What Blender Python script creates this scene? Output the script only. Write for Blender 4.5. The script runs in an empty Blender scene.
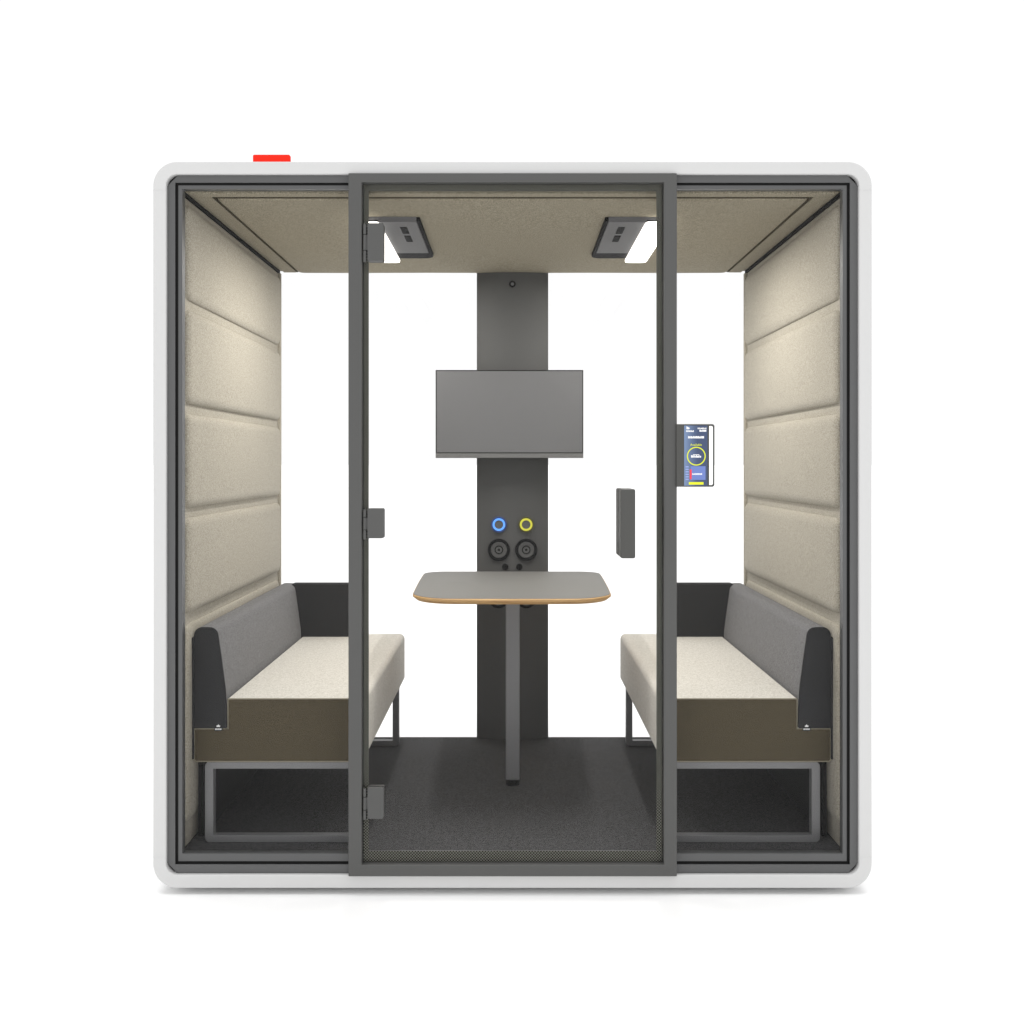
import bpy, bmesh, math, random
from mathutils import Vector, Matrix
random.seed(4)
S = bpy.context.scene
COL = S.collection
PI = math.pi
# ---------------------------------------------------------------- measures
CAMD, EYE, U = 3.0, 1.296, 0.003         # camera distance, eye height, metres per px on the front plane
def X(px, Y=0.0): return (px - 512.5) * U * (CAMD + Y) / CAMD
def Z(py, Y=0.0): return EYE + (463.0 - py) * U * (CAMD + Y) / CAMD
YF, YB = 0.04, 1.308                      # inside of the cabin, front and rear
HW = 1.0060                               # half width of the cabin
ZF, ZC = 0.114, 2.122                     # floor and ceiling

# ---------------------------------------------------------------- materials
def mat(name, col, rough=0.6, metal=0.0, spec=0.5, emit=None, estr=0.0):
    m = bpy.data.materials.new(name); m.use_nodes = True
    b = m.node_tree.nodes['Principled BSDF']
    b.inputs['Base Color'].default_value = (*col, 1)
    b.inputs['Roughness'].default_value = rough
    b.inputs['Metallic'].default_value = metal
    b.inputs['Specular IOR Level'].default_value = spec
    if emit:
        b.inputs['Emission Color'].default_value = (*emit, 1)
        b.inputs['Emission Strength'].default_value = estr
    return m

def painted(name, col, rough=0.45, var=0.06, bump=0.02, spec=0.5):
    m = mat(name, col, rough, spec=spec); nt = m.node_tree; N = nt.nodes; L = nt.links
    b = N['Principled BSDF']
    tc = N.new('ShaderNodeTexCoord')
    n1 = N.new('ShaderNodeTexNoise'); n1.inputs['Scale'].default_value = 3.0; n1.inputs['Detail'].default_value = 5
    n2 = N.new('ShaderNodeTexNoise'); n2.inputs['Scale'].default_value = 900.0; n2.inputs['Detail'].default_value = 2
    L.new(tc.outputs['Object'], n1.inputs['Vector']); L.new(tc.outputs['Object'], n2.inputs['Vector'])
    mr = N.new('ShaderNodeMapRange')
    mr.inputs['From Min'].default_value = 0.3; mr.inputs['From Max'].default_value = 0.7
    mr.inputs['To Min'].default_value = rough - var; mr.inputs['To Max'].default_value = rough + var
    L.new(n1.outputs['Fac'], mr.inputs['Value']); L.new(mr.outputs['Result'], b.inputs['Roughness'])
    bp = N.new('ShaderNodeBump'); bp.inputs['Strength'].default_value = bump * 4; bp.inputs['Distance'].default_value = 0.0004
    L.new(n2.outputs['Fac'], bp.inputs['Height']); L.new(bp.outputs['Normal'], b.inputs['Normal'])
    return m

def fabric(name, c1, c2, scale=420.0, bump=0.5, weave=True, fuzz=0.25, contrast=(0.38, 0.62)):
    """melange cloth: fine two-tone yarn noise, crossed thread bump, soft sheen"""
    m = mat(name, c1, 0.95, spec=0.15); nt = m.node_tree; N = nt.nodes; L = nt.links
    b = N['Principled BSDF']
    b.inputs['Sheen Weight'].default_value = fuzz; b.inputs['Sheen Roughness'].default_value = 0.5
    tc = N.new('ShaderNodeTexCoord')
    n = N.new('ShaderNodeTexNoise'); n.inputs['Scale'].default_value = scale; n.inputs['Detail'].default_value = 3
    n.inputs['Roughness'].default_value = 0.65
    L.new(tc.outputs['Object'], n.inputs['Vector'])
    n2 = N.new('ShaderNodeTexNoise'); n2.inputs['Scale'].default_value = scale * 0.3; n2.inputs['Detail'].default_value = 3
    L.new(tc.outputs['Object'], n2.inputs['Vector'])
    a4 = N.new('ShaderNodeMath'); a4.operation = 'MULTIPLY'; a4.inputs[1].default_value = 0.86; L.new(n.outputs['Fac'], a4.inputs[0])
    a5 = N.new('ShaderNodeMath'); a5.operation = 'MULTIPLY_ADD'; a5.inputs[1].default_value = 0.14; L.new(n2.outputs['Fac'], a5.inputs[0]); L.new(a4.outputs[0], a5.inputs[2])
    mr = N.new('ShaderNodeMapRange')
    mr.inputs['From Min'].default_value = contrast[0]; mr.inputs['From Max'].default_value = contrast[1]
    L.new(a5.outputs[0], mr.inputs['Value'])
    mx = N.new('ShaderNodeMix'); mx.data_type = 'RGBA'
    mx.inputs['A'].default_value = (*c1, 1); mx.inputs['B'].default_value = (*c2, 1)
    L.new(mr.outputs['Result'], mx.inputs['Factor']); L.new(mx.outputs['Result'], b.inputs['Base Color'])
    bp = N.new('ShaderNodeBump'); bp.inputs['Strength'].default_value = bump; bp.inputs['Distance'].default_value = 0.0012
    L.new(a5.outputs[0], bp.inputs['Height']); L.new(bp.outputs['Normal'], b.inputs['Normal'])
    return m

def glassmat(name, tint, refl=0.05):
    m = bpy.data.materials.new(name); m.use_nodes = True
    nt = m.node_tree; N = nt.nodes; L = nt.links; N.clear()
    o = N.new('ShaderNodeOutputMaterial'); t = N.new('ShaderNodeBsdfTransparent'); g = N.new('ShaderNodeBsdfGlossy')
    t.inputs['Color'].default_value = (*tint, 1); g.inputs['Roughness'].default_value = 0.02
    f = N.new('ShaderNodeFresnel'); f.inputs['IOR'].default_value = 1.25
    mu = N.new('ShaderNodeMath'); mu.operation = 'MULTIPLY'; mu.inputs[1].default_value = refl * 10
    L.new(f.outputs[0], mu.inputs[0])
    mx = N.new('ShaderNodeMixShader'); L.new(mu.outputs[0], mx.inputs[0]); L.new(t.outputs[0], mx.inputs[1]); L.new(g.outputs[0], mx.inputs[2])
    L.new(mx.outputs[0], o.inputs['Surface'])
    return m

def fritmat(name):
    """ceramic dots printed on the glass rim"""
    m = bpy.data.materials.new(name); m.use_nodes = True
    nt = m.node_tree; N = nt.nodes; L = nt.links; N.clear()
    o = N.new('ShaderNodeOutputMaterial'); t = N.new('ShaderNodeBsdfTransparent'); d = N.new('ShaderNodeBsdfDiffuse')
    d.inputs['Color'].default_value = (0.028, 0.028, 0.022, 1); t = N.new('ShaderNodeBsdfDiffuse'); t.inputs['Color'].default_value = (0.19, 0.19, 0.165, 1)
    tc = N.new('ShaderNodeTexCoord'); sp = N.new('ShaderNodeSeparateXYZ'); L.new(tc.outputs['Object'], sp.inputs[0])
    prod = []
    for ax in ('X', 'Z'):
        k = N.new('ShaderNodeMath'); k.operation = 'MULTIPLY'; k.inputs[1].default_value = 2 * PI / 0.0088
        L.new(sp.outputs[ax], k.inputs[0])
        c = N.new('ShaderNodeMath'); c.operation = 'SINE'; L.new(k.outputs[0], c.inputs[0]); prod.append(c)
    mu = N.new('ShaderNodeMath'); mu.operation = 'MULTIPLY'; L.new(prod[0].outputs[0], mu.inputs[0]); L.new(prod[1].outputs[0], mu.inputs[1])
    gt = N.new('ShaderNodeMath'); gt.operation = 'LESS_THAN'; gt.inputs[1].default_value = 0.10; L.new(mu.outputs[0], gt.inputs[0])
    mx = N.new('ShaderNodeMixShader'); L.new(gt.outputs[0], mx.inputs[0]); L.new(t.outputs[0], mx.inputs[1]); L.new(d.outputs[0], mx.inputs[2])
    L.new(mx.outputs[0], o.inputs['Surface'])
    return m

M = dict(
    shell=painted('white_paint', (0.605, 0.605, 0.603), 0.5, 0.04, 0.01, spec=0.3),
    frame=painted('graphite_paint', (0.081, 0.081, 0.079), 0.45, 0.05, 0.02, spec=0.4),
    handle=painted('handle_paint', (0.060, 0.060, 0.056), 0.5, 0.05, 0.02),
    frame2=painted('graphite_profile', (0.090, 0.091, 0.092), 0.38, 0.05, 0.02),
    column=painted('column_paint', (0.078, 0.078, 0.077), 0.55, 0.05, 0.02, spec=0.3),
    sled=painted('grey_tube', (0.155, 0.155, 0.158), 0.4, 0.05, 0.02),
    black=mat('black_rubber', (0.012, 0.012, 0.012), 0.7, spec=0.2),
    gap_shade=mat('gap_shade_brown', (0.075, 0.066, 0.048), 0.95, spec=0.0),  # shadow of the ceiling gaps, painted as a dark brown
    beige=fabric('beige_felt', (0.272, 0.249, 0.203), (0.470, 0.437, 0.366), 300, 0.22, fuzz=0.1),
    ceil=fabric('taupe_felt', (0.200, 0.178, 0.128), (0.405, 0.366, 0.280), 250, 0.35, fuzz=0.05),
    seat=fabric('oatmeal_cloth', (0.52, 0.495, 0.435), (0.80, 0.775, 0.72), 260, 0.4, fuzz=0.1),
    seat_shade=fabric('olive_cloth_shaded', (0.034, 0.027, 0.015), (0.118, 0.098, 0.063), 320, 0.5, fuzz=0.0),  # olive weave, darkened to carry the shade of the seat front
    grey=fabric('grey_cloth', (0.105, 0.104, 0.107), (0.215, 0.213, 0.219), 250, 0.4, fuzz=0.1),
    grey_shade=fabric('grey_cloth_shaded', (0.022, 0.022, 0.023), (0.040, 0.040, 0.041), 250, 0.4, fuzz=0.0),  # shaded copy of the grey cloth, for faces turned to the front
    piping=fabric('piping_cloth', (0.20, 0.18, 0.13), (0.32, 0.29, 0.22), 500, 0.2, fuzz=0.0),
    carpet=fabric('carpet', (0.026, 0.026, 0.027), (0.110, 0.110, 0.114), 260, 0.8, weave=True, fuzz=0.0, contrast=(0.36, 0.64)),
    glass=glassmat('clear_glass', (0.99, 0.99, 0.99)),
    frit=fritmat('frit_dots'),
    lamp=mat('lit_diffuser', (0.9, 0.9, 0.9), 0.5, emit=(1.0, 0.955, 0.88), estr=4.0),
    plate=painted('lamp_plate', (0.150, 0.150, 0.155), 0.6, 0.04, 0.01, spec=0.15),
    red=mat('red_plastic', (0.86, 0.022, 0.008), 0.6, spec=0.15),
    tabletop=painted('grey_laminate', (0.180, 0.177, 0.168), 0.62, 0.05, 0.01, spec=0.3),
    screen=painted('monitor_panel', (0.108, 0.108, 0.110), 0.30, 0.03, 0.0),
    bezel=mat('bezel_black', (0.010, 0.010, 0.010), 0.7, spec=0.08),
    strip=mat('monitor_chin', (0.115, 0.115, 0.112), 0.4),
    blue=mat('blue_ring', (0.10, 0.33, 0.90), 0.4, emit=(0.12, 0.36, 1.0), estr=0.45),
    bluedark=mat('blue_ring_outer', (0.010, 0.040, 0.17), 0.4),
    yellow=mat('yellow_ring', (0.62, 0.60, 0.05), 0.4, emit=(0.75, 0.70, 0.04), estr=0.15),
    yellowdark=mat('yellow_ring_outer', (0.055, 0.05, 0.006), 0.4),
    dark=painted('dark_plastic', (0.010, 0.010, 0.0105), 0.7, 0.05, 0.01, spec=0.08),
    dark2=painted('socket_plastic', (0.085, 0.085, 0.083), 0.45, 0.05, 0.01),
    white=mat('print_white', (0.8, 0.8, 0.8), 0.6),
)
# plywood edge: thin layers along z
def ply():
    m = mat('plywood_edge', (0.5, 0.3, 0.13), 0.55); nt = m.node_tree; N = nt.nodes; L = nt.links
    tc = N.new('ShaderNodeTexCoord'); mp = N.new('ShaderNodeMapping'); mp.inputs['Scale'].default_value = (6, 6, 420)
    n = N.new('ShaderNodeTexNoise'); n.inputs['Scale'].default_value = 1.0; n.inputs['Detail'].default_value = 3
    cr = N.new('ShaderNodeValToRGB')
    cr.color_ramp.elements[0].position = 0.35; cr.color_ramp.elements[0].color = (0.40, 0.215, 0.080, 1)
    cr.color_ramp.elements[1].position = 0.65; cr.color_ramp.elements[1].color = (0.70, 0.455, 0.20, 1)
    L.new(tc.outputs['Object'], mp.inputs[0]); L.new(mp.outputs[0], n.inputs['Vector']); L.new(n.outputs['Fac'], cr.inputs[0])
    L.new(cr.outputs[0], N['Principled BSDF'].inputs['Base Color'])
    return m
M['ply'] = ply()
# ---------------------------------------------------------------- helpers
def tag(o, label=None, cat=None, group=None, kind=None):
    for k, v in (('label', label), ('category', cat), ('group', group), ('kind', kind)):
        if v: o[k] = v
    return o
def empty(name, loc, label, cat, group=None):
    o = bpy.data.objects.new(name, None); COL.objects.link(o); o.location = loc
    o.empty_display_size = 0.1
    return tag(o, label, cat, group)
def link(name, bm, mats, parent=None, smooth=None, bevel=0.0, seg=2):
    me = bpy.data.meshes.new(name)
    bmesh.ops.recalc_face_normals(bm, faces=bm.faces)
    bm.to_mesh(me); bm.free()
    if not isinstance(mats, (list, tuple)): mats = [mats]
    for m in mats: me.materials.append(m)
    o = bpy.data.objects.new(name, me); COL.objects.link(o)
    if parent is not None:
        off = Vector((0, 0, 0)); p = parent
        while p is not None: off += p.location; p = p.parent
        o.parent = parent
        me.transform(Matrix.Translation(-off))       # meshes are drawn in world metres
    if bevel:
        b = o.modifiers.new('bevel', 'BEVEL'); b.width = bevel; b.segments = seg; b.limit_method = 'ANGLE'; b.angle_limit = math.radians(40)
        b.harden_normals = False
    if smooth:
        for p in me.polygons: p.use_smooth = True
        w = None
        try: me.set_sharp_from_angle(angle=math.radians(smooth))
        except Exception: pass
    return o
def bx(bm, x0, x1, y0, y1, z0, z1, mi=0):
    x0, x1 = sorted((x0, x1)); y0, y1 = sorted((y0, y1)); z0, z1 = sorted((z0, z1))
    v = [bm.verts.new(c) for c in ((x0,y0,z0),(x1,y0,z0),(x1,y1,z0),(x0,y1,z0),(x0,y0,z1),(x1,y0,z1),(x1,y1,z1),(x0,y1,z1))]
    for q in ((0,1,2,3),(4,5,6,7),(0,1,5,4),(1,2,6,5),(2,3,7,6),(3,0,4,7)):
        f = bm.faces.new([v[i] for i in q]); f.material_index = mi
    return v
def box(name, b, m, parent=None, bevel=0.0, seg=2):
    bm = bmesh.new(); bx(bm, *b)
    return link(name, bm, m, parent, bevel=bevel, seg=seg)
def fillet(pts, seg=8):
    """pts: (a, b, r) closed polygon -> rounded corner outline"""
    out = []; n = len(pts)
    for i, (a, b, r) in enumerate(pts):
        p = Vector((a, b)); q = Vector(pts[i-1][:2]); s = Vector(pts[(i+1) % n][:2])
        if r <= 0: out.append((a, b)); continue
        d1 = (q - p).normalized(); d2 = (s - p).normalized()
        ang = d1.angle(d2)
        if ang > PI - 1e-3: out.append((a, b)); continue
        t = r / math.tan(ang / 2)
        c = p + (d1 + d2).normalized() * (r / math.sin(ang / 2))
        p1 = p + d1 * t; p2 = p + d2 * t
        a1 = math.atan2(p1.y - c.y, p1.x - c.x); a2 = math.atan2(p2.y - c.y, p2.x - c.x)
        while a2 - a1 > PI: a2 -= 2 * PI
        while a2 - a1 < -PI: a2 += 2 * PI
        for k in range(seg + 1):
            t_ = a1 + (a2 - a1) * k / seg
            out.append((c.x + r * math.cos(t_), c.y + r * math.sin(t_)))
    return out
def prism_y(bm, prof, y0, y1, mi=0, cap=None):
    """extrude an (x, z) outline from y0 to y1"""
    a = [bm.verts.new((x, y0, z)) for x, z in prof]; b = [bm.verts.new((x, y1, z)) for x, z in prof]
    f1 = bm.faces.new(a); f2 = bm.faces.new(b[::-1]); n = len(prof)
    for i in range(n):
        f = bm.faces.new((a[i], b[i], b[(i+1) % n], a[(i+1) % n])); f.material_index = mi
    f1.material_index = f2.material_index = mi if cap is None else cap
def prism_z(bm, prof, z0, z1, mi=0):
    a = [bm.verts.new((x, y, z0)) for x, y in prof]; b = [bm.verts.new((x, y, z1)) for x, y in prof]
    bm.faces.new(a).material_index = mi; bm.faces.new(b[::-1]).material_index = mi; n = len(prof)
    for i in range(n):
        bm.faces.new((a[i], b[i], b[(i+1) % n], a[(i+1) % n])).material_index = mi
def rrect(x0, x1, z0, z1, r, seg=10):
    return fillet([(x0, z0, r), (x1, z0, r), (x1, z1, r), (x0, z1, r)], seg)
def ring_y(bm, outer, inner, y0, y1, mi=0):
    """frame between two outlines of the same number of points"""
    n = len(outer)
    A = [bm.verts.new((x, y0, z)) for x, z in outer]; B = [bm.verts.new((x, y0, z)) for x, z in inner]
    C = [bm.verts.new((x, y1, z)) for x, z in outer]; D = [bm.verts.new((x, y1, z)) for x, z in inner]
    for i in range(n):
        j = (i + 1) % n
        for q in ((A[i], A[j], B[j], B[i]), (C[j], C[i], D[i], D[j]), (A[j], A[i], C[i], C[j]), (B[i], B[j], D[j], D[i])):
            bm.faces.new(q).material_index = mi
def disc_y(bm, cx, cz, r, y0, y1, seg=32, mi=0):
    prism_y(bm, [(cx + r*math.cos(2*PI*i/seg), cz + r*math.sin(2*PI*i/seg)) for i in range(seg)], y0, y1, mi)
def annulus_y(bm, cx, cz, r0, r1, y0, y1, seg=40, mi=0):
    c = lambda r: [(cx + r*math.cos(2*PI*i/seg), cz + r*math.sin(2*PI*i/seg)) for i in range(seg)]
    ring_y(bm, c(r1), c(r0), y0, y1, mi)
def pillow(bm, o, u, v, nrm, w, h, t, edge=0.035, crown=0.004, nu=56, nv=40, rc=0.03):
    """padded cushion: a grid that rises from its stitched rim, rounded corners"""
    o, u, v, nrm = Vector(o), Vector(u).normalized(), Vector(v).normalized(), Vector(nrm).normalized()
    def spread(n):   # more rows close to the rim
        return [0.5 - 0.5*math.cos(PI*i/n) for i in range(n+1)]
    rows = []
    for b in spread(nv):
        row = []
        for a in spread(nu):
            x, y = a*w, b*h
            # signed distance to rounded rect
            qx = abs(x - w/2) - (w/2 - rc); qy = abs(y - h/2) - (h/2 - rc)
            d = rc - (math.hypot(max(qx,0), max(qy,0)) + min(max(qx,qy),0))
            k = max(0.0, min(1.0, d/edge))
            z = t*math.sqrt(max(0.0, 1-(1-k)**2)) + crown*math.sin(PI*a)*math.sin(PI*b) if d > 0 else -0.001
            z += 0.0006*math.sin(9*x+5*y)*k
            row.append(bm.verts.new(o + u*x + v*y + nrm*z))
        rows.append(row)
    for j in range(nv):
        for i in range(nu):
            bm.faces.new((rows[j][i], rows[j][i+1], rows[j+1][i+1], rows[j+1][i]))
def tube(bm, pts, r, seg=8, closed=False, mi=0):
    n = len(pts); P = [Vector(p) for p in pts]; rings = []
    for i in range(n):
        if closed: d = (P[(i+1) % n] - P[i-1]).normalized()
        else: d = (P[min(i+1, n-1)] - P[max(i-1, 0)]).normalized()
        a = d.orthogonal().normalized() if abs(d.y) > 0.9 else Vector((0, 1, 0)).cross(d).normalized()
        b = d.cross(a).normalized()
        rings.append([bm.verts.new(P[i] + a*r*math.cos(2*PI*k/seg) + b*r*math.sin(2*PI*k/seg)) for k in range(seg)])
    for i in range(n if closed else n-1):
        q = rings[(i+1) % n]
        for k in range(seg):
            bm.faces.new((rings[i][k], rings[i][(k+1) % seg], q[(k+1) % seg], q[k])).material_index = mi
    if not closed:
        bm.faces.new(rings[0][::-1]); bm.faces.new(rings[-1])
def text_mesh(name, body, size, cx, cz, y, m, parent, align='CENTER'):
    cu = bpy.data.curves.new('t', 'FONT'); cu.body = body; cu.size = size; cu.align_x = align; cu.align_y = 'CENTER'; cu.extrude = 0.0002
    t = bpy.data.objects.new('t', cu); COL.objects.link(t)
    t.rotation_euler = (PI/2, 0, 0); t.location = (cx, y, cz)
    bpy.context.view_layer.update()
    dg = bpy.context.evaluated_depsgraph_get()
    me = bpy.data.meshes.new_from_object(t.evaluated_get(dg)); me.transform(t.matrix_world)
    bpy.data.objects.remove(t); bm = bmesh.new(); bm.from_mesh(me); bpy.data.meshes.remove(me)
    return link(name, bm, m, parent)

# ---------------------------------------------------------------- ground
g = bmesh.new(); bx(g, -400, 400, -60, 700, -0.05, 0)
gm = mat('studio_floor', (0.93, 0.93, 0.93), 0.9, spec=0.0)
tag(link('ground', g, gm), kind='structure')

# ---------------------------------------------------------------- the pod
pod = empty('meeting_pod', (0, 0.65, 0), 'white framed glazed meeting pod with graphite frames and beige padded walls', 'meeting pod')
SX0, SX1, SZ0, SZ1 = X(152.9), X(872.1), Z(888.3), Z(161.4)
def shell():
    bm = bmesh.new()
    ring_y(bm, rrect(SX0, SX1, SZ0, SZ1, 0.073, 14), rrect(X(165.9), X(859.2), Z(875.0), Z(174.0), 0.034, 14), 0.0, 1.34)
    return link('shell', bm, M['shell'], pod, smooth=35, bevel=0.0035, seg=3)
sh = shell()
# fine panel joints of the shell where the corners meet the straight runs
jm = mat('joint_grey', (0.60, 0.60, 0.60), 0.7)
for py in (190.0, 857.0):
    for a, b in ((153.0, 166.2), (858.8, 871.7)):
        box('panel_joint', (X(a), X(b), -0.0006, 0.002, Z(py)-0.0005, Z(py)+0.0005), jm, sh)
# feet under the shell
for fx in (-0.9, 0.9):
    for fy in (0.16, 1.18):
        bm = bmesh.new(); c = [(fx + 0.035*math.cos(2*PI*i/24), fy + 0.035*math.sin(2*PI*i/24)) for i in range(24)]
        prism_z(bm, c, 0.0, SZ0 + 0.002); link('foot', bm, M['dark'], pod)
# outer profile (chamfered corners), dark gasket, inner profile
def ringo(name, px, inn, y0, y1, m, chamfer=0.0, bevel=0.0012):
    """px: outer left, right, top, bottom in front-plane pixels; inn: the same for the opening"""
    bm = bmesh.new(); s = (CAMD + y0)/CAMD
    def oct(q, c):
        x0, x1, z1, z0 = X(q[0])*s, X(q[1])*s, EYE+(Z(q[2])-EYE)*s, EYE+(Z(q[3])-EYE)*s
        c = max(c, 0.0004)
        return [(x0+c, z0), (x1-c, z0), (x1, z0+c), (x1, z1-c), (x1-c, z1), (x0+c, z1), (x0, z1-c), (x0, z0+c)]
    ring_y(bm, oct(px, chamfer), oct(inn, 0), y0, y1)
    return link(name, bm, m, pod, bevel=bevel)
ringo('outer_profile', (164.0, 861.0, 172.0, 877.0), (175.1, 849.9, 182.6, 864.5), 0.012, 0.0165, M['frame2'], 0.052, 0.0008)
ringo('gasket', (164.0, 861.0, 172.0, 877.0), (179.5, 845.5, 186.5, 860.0), 0.0215, 0.0325, M['black'])
ringo('inner_profile', (178.3, 846.7, 185.4, 861.2), (182.3, 842.7, 189.0, 853.6), 0.0185, 0.045, M['frame2'], 0, 0.003)
# structural collar that closes the space between shell and lining
bm = bmesh.new()
ring_y(bm, [(-1.034, 0.062), (1.034, 0.062), (1.034, 2.162), (-1.034, 2.162)], [(-HW-0.012, ZF-0.012), (HW+0.012, ZF-0.012), (HW+0.012, ZC+0.012), (-HW-0.012, ZC+0.012)], 0.0462, 1.335)
link('carcass', bm, M['black'], pod)
# side linings with five padded fields each
rows = [(203, 298.5), (308.5, 403.5), (413.5, 508.5), (518.5, 614.5), (626, 824)]
for s in (-1, 1):
    zt = ZC - 0.010
    box('corner_seal', (s*(HW-0.005), s*(HW+0.009), YF+0.008, YB, zt+0.0005, ZC+0.009), M['black'], pod)
    wl = box('wall_lining', (s*HW, s*(HW+0.010), YF+0.007, YB, ZF, zt), M['beige'], pod, bevel=0.004)
    box('rear_trim', (s*0.9945, s*(HW+0.0005), YB-0.022, YB-0.0005, ZF+0.001, zt-0.001), M['beige'], wl, bevel=0.003)
    for a, b in rows:
        bm = bmesh.new()
        zt_, zb_ = Z(a, 0.06), Z(b, 0.06)
        y0 = 0.064; w = YB - 0.026 - y0
        th = 0.0095 if a > 600 else 0.0160
        if s > 0: pillow(bm, (HW-0.0008, y0, zb_), (0,1,0), (0,0,1), (-1,0,0), w, zt_-zb_, th, edge=0.034, crown=(0.003 if a > 600 else 0.007), nu=80, nv=70)
        else: pillow(bm, (-HW+0.0008, y0, zb_), (0,1,0), (0,0,1), (1,0,0), w, zt_-zb_, th, edge=0.030, crown=0.003, nu=80, nv=70)
        link('wall_pad', bm, M['beige'], wl, smooth=80)
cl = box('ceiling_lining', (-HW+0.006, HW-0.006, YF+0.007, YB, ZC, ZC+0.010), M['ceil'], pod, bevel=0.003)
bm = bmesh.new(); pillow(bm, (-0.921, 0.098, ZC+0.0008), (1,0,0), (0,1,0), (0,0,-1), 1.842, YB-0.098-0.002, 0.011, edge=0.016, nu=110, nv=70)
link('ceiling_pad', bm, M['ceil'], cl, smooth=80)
cp = box('carpet', (-HW, HW, YF+0.006, YB, ZF-0.011, ZF), M['carpet'], pod)
bm = bmesh.new()
bx(bm, -0.985, 0.985, 0.0475, 0.0850, ZC-0.006, ZC+0.001)
link('ceiling_border', bm, M['ceil'], cl, bevel=0.002, seg=3)
box('ceiling_shade_strip', (-0.921, 0.921, 0.0855, 0.0970, ZC-0.0070, ZC+0.0005), M['gap_shade'], cl)  # dark strip in place of the shadow behind the border
for s in (-1, 1):
    box('ceiling_border', (s*0.9300, s*0.985, 0.0855, YB-0.001, ZC-0.006, ZC+0.001), M['ceil'], cl, bevel=0.003, seg=3)
    box('ceiling_shade_strip', (s*0.922, s*0.9295, 0.0855, YB-0.002, ZC-0.0045, ZC+0.0005), M['gap_shade'], cl)
# rear glazing: slim profile, two panes either side of the column
bm = bmesh.new()
ring_y(bm, [(-1.033, 0.063), (1.033, 0.063), (1.033, 2.161), (-1.033, 2.161)], [(-HW-0.010, ZF-0.010), (HW+0.010, ZF-0.010), (HW+0.010, ZC+0.010), (-HW-0.010, ZC+0.010)], 1.336, 1.352)
link('rear_frame', bm, M['frame'], pod, bevel=0.001)
CXW = 0.5 * (548.3 - 476.8) * U * (CAMD + 1.285) / CAMD
for s in (-1, 1):
    box('rear_window', (s*(CXW-0.03), s*(HW+0.010), 1.318, 1.326, ZF-0.010, ZC+0.010), M['glass'], pod)
# front side lights
box('side_window', (X(180), X(352), 0.030, 0.036, Z(859), Z(187)), M['glass'], pod)
box('side_window', (X(673), X(845), 0.030, 0.036, Z(859), Z(187)), M['glass'], pod)
# inner verticals carrying the door, seen only from the side
DX0, DX1, DZ0, DZ1 = X(348.3, -0.012), X(677, -0.012), Z(876.6, -0.012), Z(173, -0.012)
bm = bmesh.new()
ring_y(bm, [(DX0, DZ0), (DX1, DZ0), (DX1, DZ1), (DX0, DZ1)],
       [(X(361.6,-.012), Z(865,-.012)), (X(664,-.012), Z(865,-.012)), (X(664,-.012), Z(182.2,-.012)), (X(361.6,-.012), Z(182.2,-.012))], -0.012, 0.055)
link('door_frame', bm, M['frame'], pod, bevel=0.0025, seg=3)
bm = bmesh.new()
ring_y(bm, [(X(361.0), Z(865.6)), (X(664.6), Z(865.6)), (X(664.6), Z(181.6)), (X(361.0), Z(181.6))],
       [(X(363.4), Z(863.0)), (X(662.4), Z(863.0)), (X(662.4), Z(183.6)), (X(363.4), Z(183.6))], 0.020, 0.045)
link('door_seal', bm, M['black'], pod)
door = box('door', (X(362.6), X(663.2), 0.004, 0.012, Z(864.2), Z(182.6)), M['glass'], pod)
bm = bmesh.new()
o = [(X(363.0), Z(863.6)), (X(662.8), Z(863.6)), (X(662.8), Z(183.0)), (X(363.0), Z(183.0))]
i = [(X(368.2), Z(852.5)), (X(657.0), Z(852.5)), (X(657.0), Z(189.6)), (X(368.2), Z(189.6))]
ring_y(bm, o, i, 0.0125, 0.0128)
link('frit_border', bm, M['frit'], door)
for (a, b) in ((223.5, 261.5), (508.3, 538.2), (787, 818)):
    bm = bmesh.new()
    prism_y(bm, fillet([(X(367.8), Z(b), 0), (X(384.0), Z(b), 0.007), (X(384.0), Z(a), 0.007), (X(367.8), Z(a), 0)], 6), -0.008, 0.0038)
    prism_y(bm, rrect(X(367.8), X(384.0), Z(b), Z(a), 0.005, 6), 0.0135, 0.022)
    zz = [Z(a)-0.002, Z(a)+(Z(b)-Z(a))*0.30, Z(a)+(Z(b)-Z(a))*0.72, Z(b)-0.004]
    for k in range(3):
        cx = X(364.9)
        c = [(cx + 0.0052*math.cos(2*PI*q/20), -0.004 + 0.0052*math.sin(2*PI*q/20)) for q in range(20)]
        prism_z(bm, c, zz[k]-0.0008, zz[k+1]+0.0008)
    bx(bm, X(364.9), X(368.6), -0.005, 0.001, zz[1]-0.001, zz[2]+0.001)
    link('hinge', bm, M['frame'], door, smooth=35, bevel=0.0008)
for (y0, y1) in ((-0.062, 0.0035), (0.0135, 0.075)):
    bm = bmesh.new()
    hz0, hz1 = Z(558.5, -0.06), Z(489, -0.06)
    ha, hb = X(620.6, -0.06), X(635.4, -0.06)
    prism_y(bm, rrect(ha, hb, hz0, hz1, 0.006, 6), y0, y1)
    link('handle', bm, M['handle'], door, smooth=35, bevel=0.004, seg=3)
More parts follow.
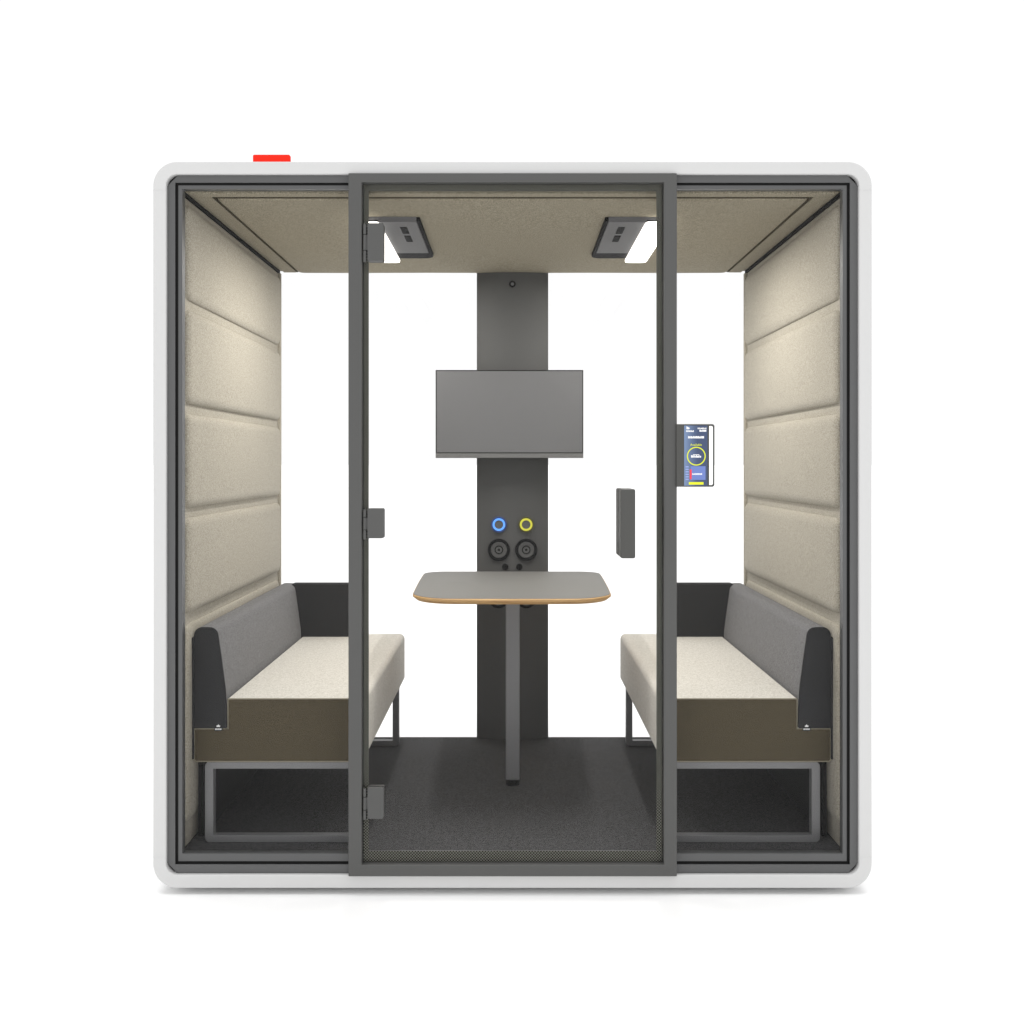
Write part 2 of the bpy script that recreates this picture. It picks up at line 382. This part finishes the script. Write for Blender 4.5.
# ---------------------------------------------------------------- service column
YC = 1.268
def Xc(px): return X(px, YC)
def Zc(py): return Z(py, YC)
bm = bmesh.new()
prof = []
nseg = 18
for k in range(nseg + 1):
    a = -1 + 2*k/nseg
    prof.append((a*CXW, 1.292 - 0.024*(1 - a*a)))
prof += [(CXW, 1.312), (-CXW, 1.312)]
prism_z(bm, prof, ZF + 0.001, ZC + 0.004)
col = link('service_column', bm, M['column'], pod, smooth=25)
def port(name, px, py, r, kind):
    bm = bmesh.new(); cx, cz = Xc(px), Zc(py); y = YC + 0.002
    if kind in ('blue', 'yellow'):
        annulus_y(bm, cx, cz, r*0.82, r*1.04, y-0.010, y+0.012, mi=1)
        annulus_y(bm, cx, cz, r*0.56, r*0.82, y-0.012, y+0.012, mi=0)
        disc_y(bm, cx, cz, r*0.58, y-0.008, y+0.012, mi=2)
        ms = [M[kind], M[kind+'dark'], M['dark2']]
    elif kind == 'socket':
        annulus_y(bm, cx, cz, r*0.76, r*1.03, y-0.010, y+0.012, mi=1)
        annulus_y(bm, cx, cz, r*0.58, r*0.70, y-0.009, y+0.012, mi=0)
        disc_y(bm, cx, cz, r*0.80, y-0.004, y+0.012, mi=0)
        annulus_y(bm, cx, cz, r*0.30, r*0.40, y-0.006, y+0.012, mi=1)
        disc_y(bm, cx, cz, r*0.12, y-0.0055, y+0.012, seg=12, mi=1)
        ms = [M['dark2'], M['dark']]
    else:
        annulus_y(bm, cx, cz, r*0.5, r, y-0.008, y+0.012, seg=24, mi=0)
        disc_y(bm, cx, cz, r*0.5, y-0.005, y+0.012, seg=16, mi=1)
        ms = [M['dark'], M['dark']] if name != 'sensor' else [M['dark'], M['plate']]
    return link(name, bm, ms, col, bevel=0.0006)
k1 = CAMD/(CAMD)  # noqa
R = U*(CAMD+YC)/CAMD
tag(port('ring_button', 498.9, 524.5, 7.7*R, 'blue'), 'button with a glowing blue ring')
tag(port('ring_button', 526.1, 524.5, 7.7*R, 'yellow'), 'button with a glowing yellow ring')
port('power_socket', 498.9, 549.8, 10.8*R, 'socket'); port('power_socket', 526.2, 549.8, 10.8*R, 'socket')
port('small_button', 505.2, 566.8, 3.2*R, 'dot'); port('small_button', 519.3, 566.8, 3.2*R, 'dot')
port('power_socket', 498.6, 598.2, 9.6*R, 'socket'); port('power_socket', 526.2, 598.2, 9.6*R, 'socket')
port('sensor', 512.4, 284.2, 3.4*R, 'dot')

# ---------------------------------------------------------------- monitor
YM = 1.150
mon = empty('wall_monitor', (X(509.5, YM), YM+0.05, Z(459, YM)), 'flat dark grey monitor, switched off, mounted on the graphite column above the table', 'monitor')
ma, mb, mc, md = X(435.6, YM), X(583.3, YM), Z(370, YM), Z(458, YM)
box('casing', (ma, mb, YM, YM+0.035, md, mc), M['bezel'], mon, bevel=0.0015)
box('screen', (ma+0.0042, mb-0.0042, YM-0.001, YM+0.002, Z(452.4, YM), mc-0.0045), M['screen'], mon)
box('chin', (ma+0.0003, mb-0.0003, YM-0.0025, YM+0.004, md+0.0002, Z(453.4, YM)), M['strip'], mon, bevel=0.001)
box('wall_bracket', (X(509.5,YM)-0.06, X(509.5,YM)+0.06, YM+0.034, YC+0.004, (md+mc)/2-0.05, (md+mc)/2+0.05), M['dark'], mon, bevel=0.003)

# ---------------------------------------------------------------- table
tb = empty('meeting_table', (0, 0.8, ZF), 'grey topped table with oak plywood edge and one square leg, standing at the column', 'table')
ZT = 0.836; T0, T1 = 0.402, 1.245; tw0, tw1 = 0.345, 0.370
outl = [(-tw0, T0, 0.145), (tw0, T0, 0.145), (tw1, T1, 0.085), (-tw1, T1, 0.085)]
TXO = -0.0022
def bow(pts):   # front edge bows gently outward, long sides too
    o = []
    for x, y in pts:
        o.append((TXO + x*(1+0.012*math.sin(PI*(y-T0)/(T1-T0))), y - 0.012*(1-(x/tw0)**2)*(1 if y < 0.8 else 0)))
    return o
base = fillet(outl, 14)
dense = []
for i in range(len(base)):
    a, b = base[i], base[(i+1) % len(base)]
    n = max(1, int(math.hypot(b[0]-a[0], b[1]-a[1])/0.03))
    for k in range(n): dense.append((a[0]+(b[0]-a[0])*k/n, a[1]+(b[1]-a[1])*k/n))
O = bow(dense)
def inset(pts, d):
    n = len(pts); out = []
    for i in range(n):
        p = Vector(pts[i]); t = Vector(pts[(i+1) % n]) - Vector(pts[i-1]); t.normalize()
        out.append(tuple(p + Vector((-t.y, t.x))*d))
    return out
bm = bmesh.new(); prism_z(bm, inset(O, 0.0035), ZT-0.004, ZT)
link('tabletop', bm, M['tabletop'], tb, bevel=0.0008)
bm = bmesh.new()
rings = [(0.003, ZT-0.0012), (0.0, ZT-0.004), (0.0, ZT-0.010), (0.014, ZT-0.021)]
vs = [[bm.verts.new((x, y, z)) for x, y in inset(O, d)] for d, z in rings]
n = len(O)
for a, b in zip(vs, vs[1:]):
    for i in range(n): bm.faces.new((a[i], a[(i+1) % n], b[(i+1) % n], b[i]))
bm.faces.new(vs[-1])
bm.faces.new([bm.verts.new((x, y, ZT-0.0042)) for x, y in inset(O, 0.006)])
link('plywood_edge', bm, M['ply'], tb, smooth=25)
YL = 0.655
box('leg', (X(505.8, YL), X(519.6, YL), YL, YL+0.05, ZF+0.022, ZT-0.0215), M['sled'], tb, bevel=0.004, seg=3)
bm = bmesh.new(); prism_z(bm, [(X(512.7,YL)+0.0245*math.cos(2*PI*i/24), YL+0.025+0.0245*math.sin(2*PI*i/24)) for i in range(24)], ZF, ZF+0.0225)
link('leg_foot', bm, M['black'], tb, bevel=0.002)

# ---------------------------------------------------------------- sofas
YS0, YS1 = 0.115, 1.272
def sofa(s):
    side = 'left' if s < 0 else 'right'
    rt = empty('bench_sofa', (s*0.73, 0.69, ZF),
               ('beige bench with grey backrest %s' % ('on the left, behind the hinge side of the door' if s < 0 else 'on the right, behind the booking screen')), 'sofa', 'benches facing each other in the pod')
    f = lambda pr: [(s*x, z) for x, z in pr]
    def sx(px): return -X(px, YS0)          # measured on the left bench, mirrored
    xi, xo, xn = 0.4630, sx(194.0), sx(227.6)
    zt, zb, zn = Z(698.6, YS0), Z(761.8, YS0), Z(728.5, YS0)
    # cushion body
    bm = bmesh.new()
    prism_y(bm, f(fillet([(xi, zb, 0.012), (xi, zt, 0.022), (xn, zt, 0.004), (xn, zn, 0), (xo, zn, 0.003), (xo, zb, 0.006)], 8)), YS0+0.003, 1.298)
    st = link('seat', bm, M['seat'], rt, smooth=40, bevel=0.0025)
    e = 0.003
    bm = bmesh.new()
    pr = fillet([(xi+e, zb+e, 0.01), (xi+e, zt-e, 0.018), (xn-e, zt-e, 0.003), (xn-e, zn-e, 0), (xo-e, zn-e, 0.002), (xo-e, zb+e, 0.005)], 6)
    prism_y(bm, f(pr), YS0, YS0+0.004)
    o = link('seat_shaded_end', bm, M['seat_shade'], st); o['label'] = 'dark olive brown woven end of the seat, shade put into its colour'
    bm = bmesh.new()
    pr = fillet([(xi+.001, zb+.001, 0.01), (xi+.001, zt-.001, 0.02), (xn-.001, zt-.001, 0.003), (xn-.001, zn-.001, 0), (xo-.001, zn-.001, 0.002), (xo-.001, zb+.001, 0.005)], 4)
    tube(bm, [(x, YS0+0.001, z) for x, z in f(pr)], 0.0021, 6, True)
    link('piping', bm, M['piping'], st, smooth=60)
    # backrest
    zz = lambda py: Z(py, YS0)
    prof = [(sx(194.2), zz(728), .002), (sx(194.2), zz(626.8), 0.026), (sx(217.2), zz(627.6), 0.026), (sx(221.6), zz(658), 0.12), (sx(225.8), zz(690), 0.08), (sx(226.6), zz(728), .002)]
    bp = fillet(prof, 8)
    bm = bmesh.new(); prism_y(bm, f(bp), YS0+0.002, YS1-0.004, 0, 1)
    bk = link('backrest', bm, [M['grey'], M['grey_shade']], rt, smooth=50, bevel=0.002)
    bm = bmesh.new(); prism_y(bm, f(bp), YS0-0.002, YS0+0.003)
    o = link('backrest_shaded_end', bm, M['grey_shade'], bk); o['label'] = 'grey backrest end, its shade put into the dark cloth colour'
    # return panel at the rear end of the bench
    bm = bmesh.new()
    ztop = Z(583.2, 1.24)
    prism_y(bm, f(fillet([(0.655, zt-0.01, 0), (0.655, ztop, 0.012), (0.936, ztop, 0.01), (0.936, zt-0.01, 0)], 6)), 1.222, YS1+0.004)
    link('return_panel', bm, M['grey_shade'], rt, smooth=40, bevel=0.006, seg=3)  # front shade of this panel sits in its cloth colour
    box('wall_shade_strip', (s*0.9905, s*1.0005, 0.104, 1.25, zb+0.01, zz(637)), M['grey_shade'], rt, bevel=0.002)  # dark strip standing in for the shadow between backrest and wall
    box('low_black_box', (s*0.978, s*0.9955, 0.165, 1.25, ZF+0.0005, zb+0.008), M['black'], rt, bevel=0.002)  # black box along the wall, from the floor to the seat underside
    # woven tag with a small white mark
    tx0, tx1 = sx(222.8), sx(214.6)
    tg = box('care_tag', (s*tx0, s*tx1, YS0-0.0036, YS0-0.0026, zz(730.6), zz(722.8)), M['grey_shade'], rt)
    bm = bmesh.new(); cx = s*(tx0+tx1)/2
    zc_ = zz(725.4)
    v = [bm.verts.new((cx+a, YS0-0.0042, zc_+b)) for a, b in ((-0.005, -0.0035), (0.005, -0.0035), (0.0062, 0.0), (0.0015, 0.0015), (0, 0.0058), (-0.0015, 0.0015), (-0.0062, 0.0))]
    bm.faces.new(v)
    for k in range(6):
        w_ = (0.0022, 0.0016, 0.002, 0.0018, 0.0022, 0.0014)[k]
        bx(bm, cx-0.0100+k*0.0035, cx-0.0100+k*0.0035+w_+0.0006, YS0-0.0044, YS0-0.0038, zz(729.5), zz(728.2)+0.0004*(k % 2))
    link('tag_print', bm, M['white'], tg)
    # sled frames, front and rear, joined by rails
    for (ya, yb) in ((YS0, YS0+0.028), (1.176, 1.204)):
        kx = (CAMD+YS0)/CAMD
        bm = bmesh.new()
        xa, xb = 0.4745, -X(204.8, YS0)
        za, zb_ = ZF+0.0005, zb-0.001
        t = 0.0265
        ring_y(bm, f(rrect(xa, xb, za, zb_, 0.014, 6)), f(rrect(xa+t, xb-t, za+0.021, zb_-0.021, 0.002, 6)), ya, yb)
        link('sled_leg', bm, M['sled'], rt, smooth=35, bevel=0.0015)
    bm = bmesh.new()
    for x in (0.50, 0.93): bx(bm, s*x-0.012, s*x+0.012, YS0+0.029, 1.175, zb-0.020, zb-0.0015)
    link('seat_rail', bm, M['dark'], rt)
    return rt
sofa(-1); sofa(1)

# ---------------------------------------------------------------- ceiling units
def unit(s):
    side = 'left' if s < 0 else 'right'
    zc = ZC - 0.011
    z1 = EYE + 0.800; zl = EYE + 0.788
    r = empty('ceiling_lamp', (s*0.40, 0.55, zc), 'grey ceiling unit with vent and lit lamp, %s' % ('the left one, partly behind the top hinge' if s < 0 else 'the right one, above the door handle'), 'ceiling lamp', 'lamp units on the pod ceiling')
    bm = bmesh.new()
    prism_z(bm, fillet([(s*0.307, 0.310, 0.004), (s*0.526, 0.310, 0.004), (s*0.526, 0.915, 0.02), (s*0.307, 0.915, 0.035)], 6), z1+0.0005, zc+0.006)
    link('housing', bm, M['dark'], r, smooth=35, bevel=0.003, seg=3)
    bm = bmesh.new()
    prism_z(bm, fillet([(s*0.318, 0.3065, 0.004), (s*0.445, 0.3065, 0.004), (s*0.445, 0.795, 0.004), (s*0.318, 0.795, 0.004)], 4), z1-0.004, z1+0.005)
    bx(bm, s*0.318, s*0.520, 0.3068, 0.3095, z1+0.0051, zc+0.003)
    pl = link('plate', bm, M['plate'], r, bevel=0.001)
    for y0 in (0.375, 0.500):
        bm = bmesh.new(); bx(bm, s*0.3575, s*0.380, y0, y0+0.095, z1-0.0055, z1-0.002)
        link('vent', bm, M['bezel'], pl)
    bm = bmesh.new()
    bx(bm, s*0.4455, s*0.518, 0.312, 0.93, zl+0.008, z1+0.001)
    link('lamp_tray', bm, M['plate'], r, bevel=0.002)
    bm = bmesh.new()
    prism_z(bm, fillet([(s*0.441, 0.300, 0.02), (s*0.525, 0.300, 0.02), (s*0.525, 0.938, 0.02), (s*0.441, 0.938, 0.02)], 6), zl, zl+0.010)
    link('diffuser', bm, M['lamp'], r, smooth=35, bevel=0.003)
    return r
unit(-1); unit(1)

# ---------------------------------------------------------------- booking screen
YT = -0.014
bk = empty('booking_screen', (X(696.5), YT+0.012, Z(487)), 'small upright booking touchscreen with lit blue display, fixed to the right door post', 'touchscreen')
def tz(py): return Z(py, YT)
def tx(px): return X(px, YT)
bm = bmesh.new()
prism_y(bm, fillet([(tx(675.8), tz(486.8), 0), (tx(714.1), tz(486.8), 0.006), (tx(714.1), tz(424.2), 0.006), (tx(675.8), tz(424.2), 0)], 6), YT, YT+0.002)
link('backplate', bm, M['handle'], bk)
bm = bmesh.new()
ring_y(bm, fillet([(tx(676.2), tz(486.8), 0), (tx(714.1), tz(486.8), 0.007), (tx(714.1), tz(424.2), 0.007), (tx(676.2), tz(424.2), 0)], 6),
       fillet([(tx(708.9), tz(484.9), 0), (tx(712.5), tz(484.9), 0.005), (tx(712.5), tz(426.1), 0.005), (tx(708.9), tz(426.1), 0)], 6), YT-0.006, YT)
link('housing', bm, M['handle'], bk, bevel=0.0008)
def scrmat():
    m = bpy.data.materials.new('lit_display'); m.use_nodes = True
    nt = m.node_tree; N = nt.nodes; L = nt.links; b = N['Principled BSDF']
    b.inputs['Base Color'].default_value = (0.01, 0.01, 0.015, 1); b.inputs['Roughness'].default_value = 0.2
    tc = N.new('ShaderNodeTexCoord'); sp = N.new('ShaderNodeSeparateXYZ'); L.new(tc.outputs['Generated'], sp.inputs[0])
    n = N.new('ShaderNodeTexNoise'); n.inputs['Scale'].default_value = 1.6; n.inputs['Detail'].default_value = 2; L.new(tc.outputs['Generated'], n.inputs['Vector'])
    a = N.new('ShaderNodeMath'); a.operation = 'MULTIPLY_ADD'; a.inputs[1].default_value = 0.35; L.new(n.outputs['Fac'], a.inputs[0]); L.new(sp.outputs['X'], a.inputs[2])
    cr = N.new('ShaderNodeValToRGB'); e = cr.color_ramp.elements
    e[0].position = 0.12; e[0].color = (0.24, 0.35, 0.58, 1); e[1].position = 0.75; e[1].color = (0.050, 0.085, 0.185, 1)
    L.new(a.outputs[0], cr.inputs[0]); L.new(cr.outputs[0], b.inputs['Emission Color']); b.inputs['Emission Strength'].default_value = 0.85
    return m
sc = box('display', (tx(683.8), tx(707.0), YT-0.0072, YT-0.0055, tz(485.7), tz(425.6)), scrmat(), bk)
wl_ = mat('display_white', (0.1,0.1,0.1), emit=(1,1,1), estr=0.95)
yl_ = mat('display_yellow', (0.1,0.1,0.0), emit=(0.80,0.86,0.02), estr=1.0)
rd_ = mat('display_red', (0.1,0,0), emit=(0.9,0.06,0.10), estr=0.95)
cb_ = mat('display_card', (0,0,0.1), emit=(0.19,0.27,0.55), estr=0.95)
lb_ = mat('display_pale', (0,0,0.1), emit=(0.38,0.47,0.78), estr=0.95)
def mark(name, rects, m, y=YT-0.0078):
    bm = bmesh.new()
    for a, b, c, d in rects: bx(bm, tx(a), tx(b), y, y+0.0004, tz(d), tz(c))
    return link(name, bm, m, sc)
def dashes(a, b, y0, y1, n, fill=0.8):
    w = (b-a)/n
    return [(a+i*w, a+i*w+w*fill*(0.8+0.3*random.random()), y0+0.35*random.random()*(y1-y0)*(i % 2), y1) for i in range(n)]
mark('heading', dashes(697.2, 706.0, 427.7, 429.2, 9) + dashes(699, 706.0, 429.8, 431.8, 5, .85) + dashes(685.8, 693.6, 430.4, 432.0, 7), wl_)
bm = bmesh.new(); v = [bm.verts.new((tx(a), YT-0.0080, tz(b))) for a, b in ((686.0, 426.4), (689.4, 428.1), (688.6, 429.3), (686.0, 429.3))]; bm.faces.new(v); link('emblem', bm, wl_, sc)
mark('room_line', dashes(687.6, 703.8, 436.2, 438.4, 13, .95), wl_)
text_mesh('status_text', 'Available', 0.0096, tx(695.6), tz(444.9), YT-0.0080, yl_, sc)
bm = bmesh.new(); annulus_y(bm, tx(695.8), tz(456.2), 8.3*U, 9.3*U, YT-0.0082, YT-0.0074, 48); link('status_ring', bm, yl_, sc)
mark('ring_text', dashes(690.6, 700.6, 455.2, 457.6, 8, .9) + [(692.5, 698.8, 454.4, 455.0)], wl_)
mark('booking_card', [(690.2, 705.0, 466.2, 479.8)], cb_)
mark('hour_scale', [(685.2, 688.2, 466.2+i*2.5, 467.4+i*2.5) for i in range(6)], lb_)
mark('booking_bar', [(689.2, 691.2, 469.4, 479.2)], rd_, YT-0.0084)
mark('card_text', dashes(691.8, 701.8, 473.2, 474.8, 9, .85), wl_, YT-0.0084)
mark('bottom_button', [(688.4, 703.0, 482.0, 484.6)], yl_)
bm = bmesh.new()
prism_y(bm, rrect(tx(708.7), tx(712.5), tz(485.2), tz(425.8), 0.004, 6), YT-0.0045, YT-0.001)
link('light_bar', bm, mat('light_bar_white', (0.8,0.8,0.8), 0.4, emit=(1,0.99,0.97), estr=0.9), bk)

# ---------------------------------------------------------------- red tab on the roof
bm = bmesh.new(); prism_y(bm, rrect(X(252.8,.006), X(289.9,.006), SZ1-0.0005, Z(154.5,.006), 0.0045, 6), 0.006, 0.020)
tag(link('roof_marker', bm, M['red'], None, smooth=35, bevel=0.0015), 'small bright red plastic block on the white roof edge, upper left', 'marker')

# ---------------------------------------------------------------- world and lamps
w = bpy.data.worlds.new('World'); S.world = w; w.use_nodes = True
bg = w.node_tree.nodes['Background']; bg.inputs['Color'].default_value = (1.0, 1.0, 1.0, 1); bg.inputs['Strength'].default_value = 1.06
def lamp(name, kind, loc, rot, **k):
    d = bpy.data.lights.new(name, kind); o = bpy.data.objects.new(name, d); COL.objects.link(o)
    o.location = loc; o.rotation_euler = rot
    for a, b in k.items(): setattr(d, a, b)
    return o
# added overhead sun, no visible source, whitens the ground
lamp('ground_fill_sun', 'SUN', (0, 0, 6), (0, 0, 0), energy=1.4, angle=math.radians(45), color=(1, 1, 1))
# the two lit ceiling lamps
for s_ in (-1, 1):
    lamp('lamp_light', 'AREA', (s_*0.483, 0.619, EYE+0.785), (0, 0, 0), energy=11.2, shape='RECTANGLE', size=0.07, size_y=0.61, color=(1.0, 0.975, 0.93))

cam = bpy.data.cameras.new('Camera'); co = bpy.data.objects.new('Camera', cam); COL.objects.link(co)
co.location = (0, -CAMD, EYE); co.rotation_euler = (PI/2, 0, 0)
cam.sensor_width = 36; cam.lens = 36 * (CAMD/U) / 1024
cam.shift_x = -0.5/1024; cam.shift_y = -49/1024
cam.clip_start = 0.05; cam.clip_end = 2000
S.camera = co
S.view_settings.view_transform = 'Standard'; S.view_settings.look = 'None'
S.view_settings.exposure = 0; S.view_settings.gamma = 1
try: S.view_settings.use_curve_mapping = False
except Exception: pass
S.render.resolution_x = S.render.resolution_y = 1024
S.cycles.max_bounces = 12; S.cycles.transparent_max_bounces = 16; S.cycles.diffuse_bounces = 6
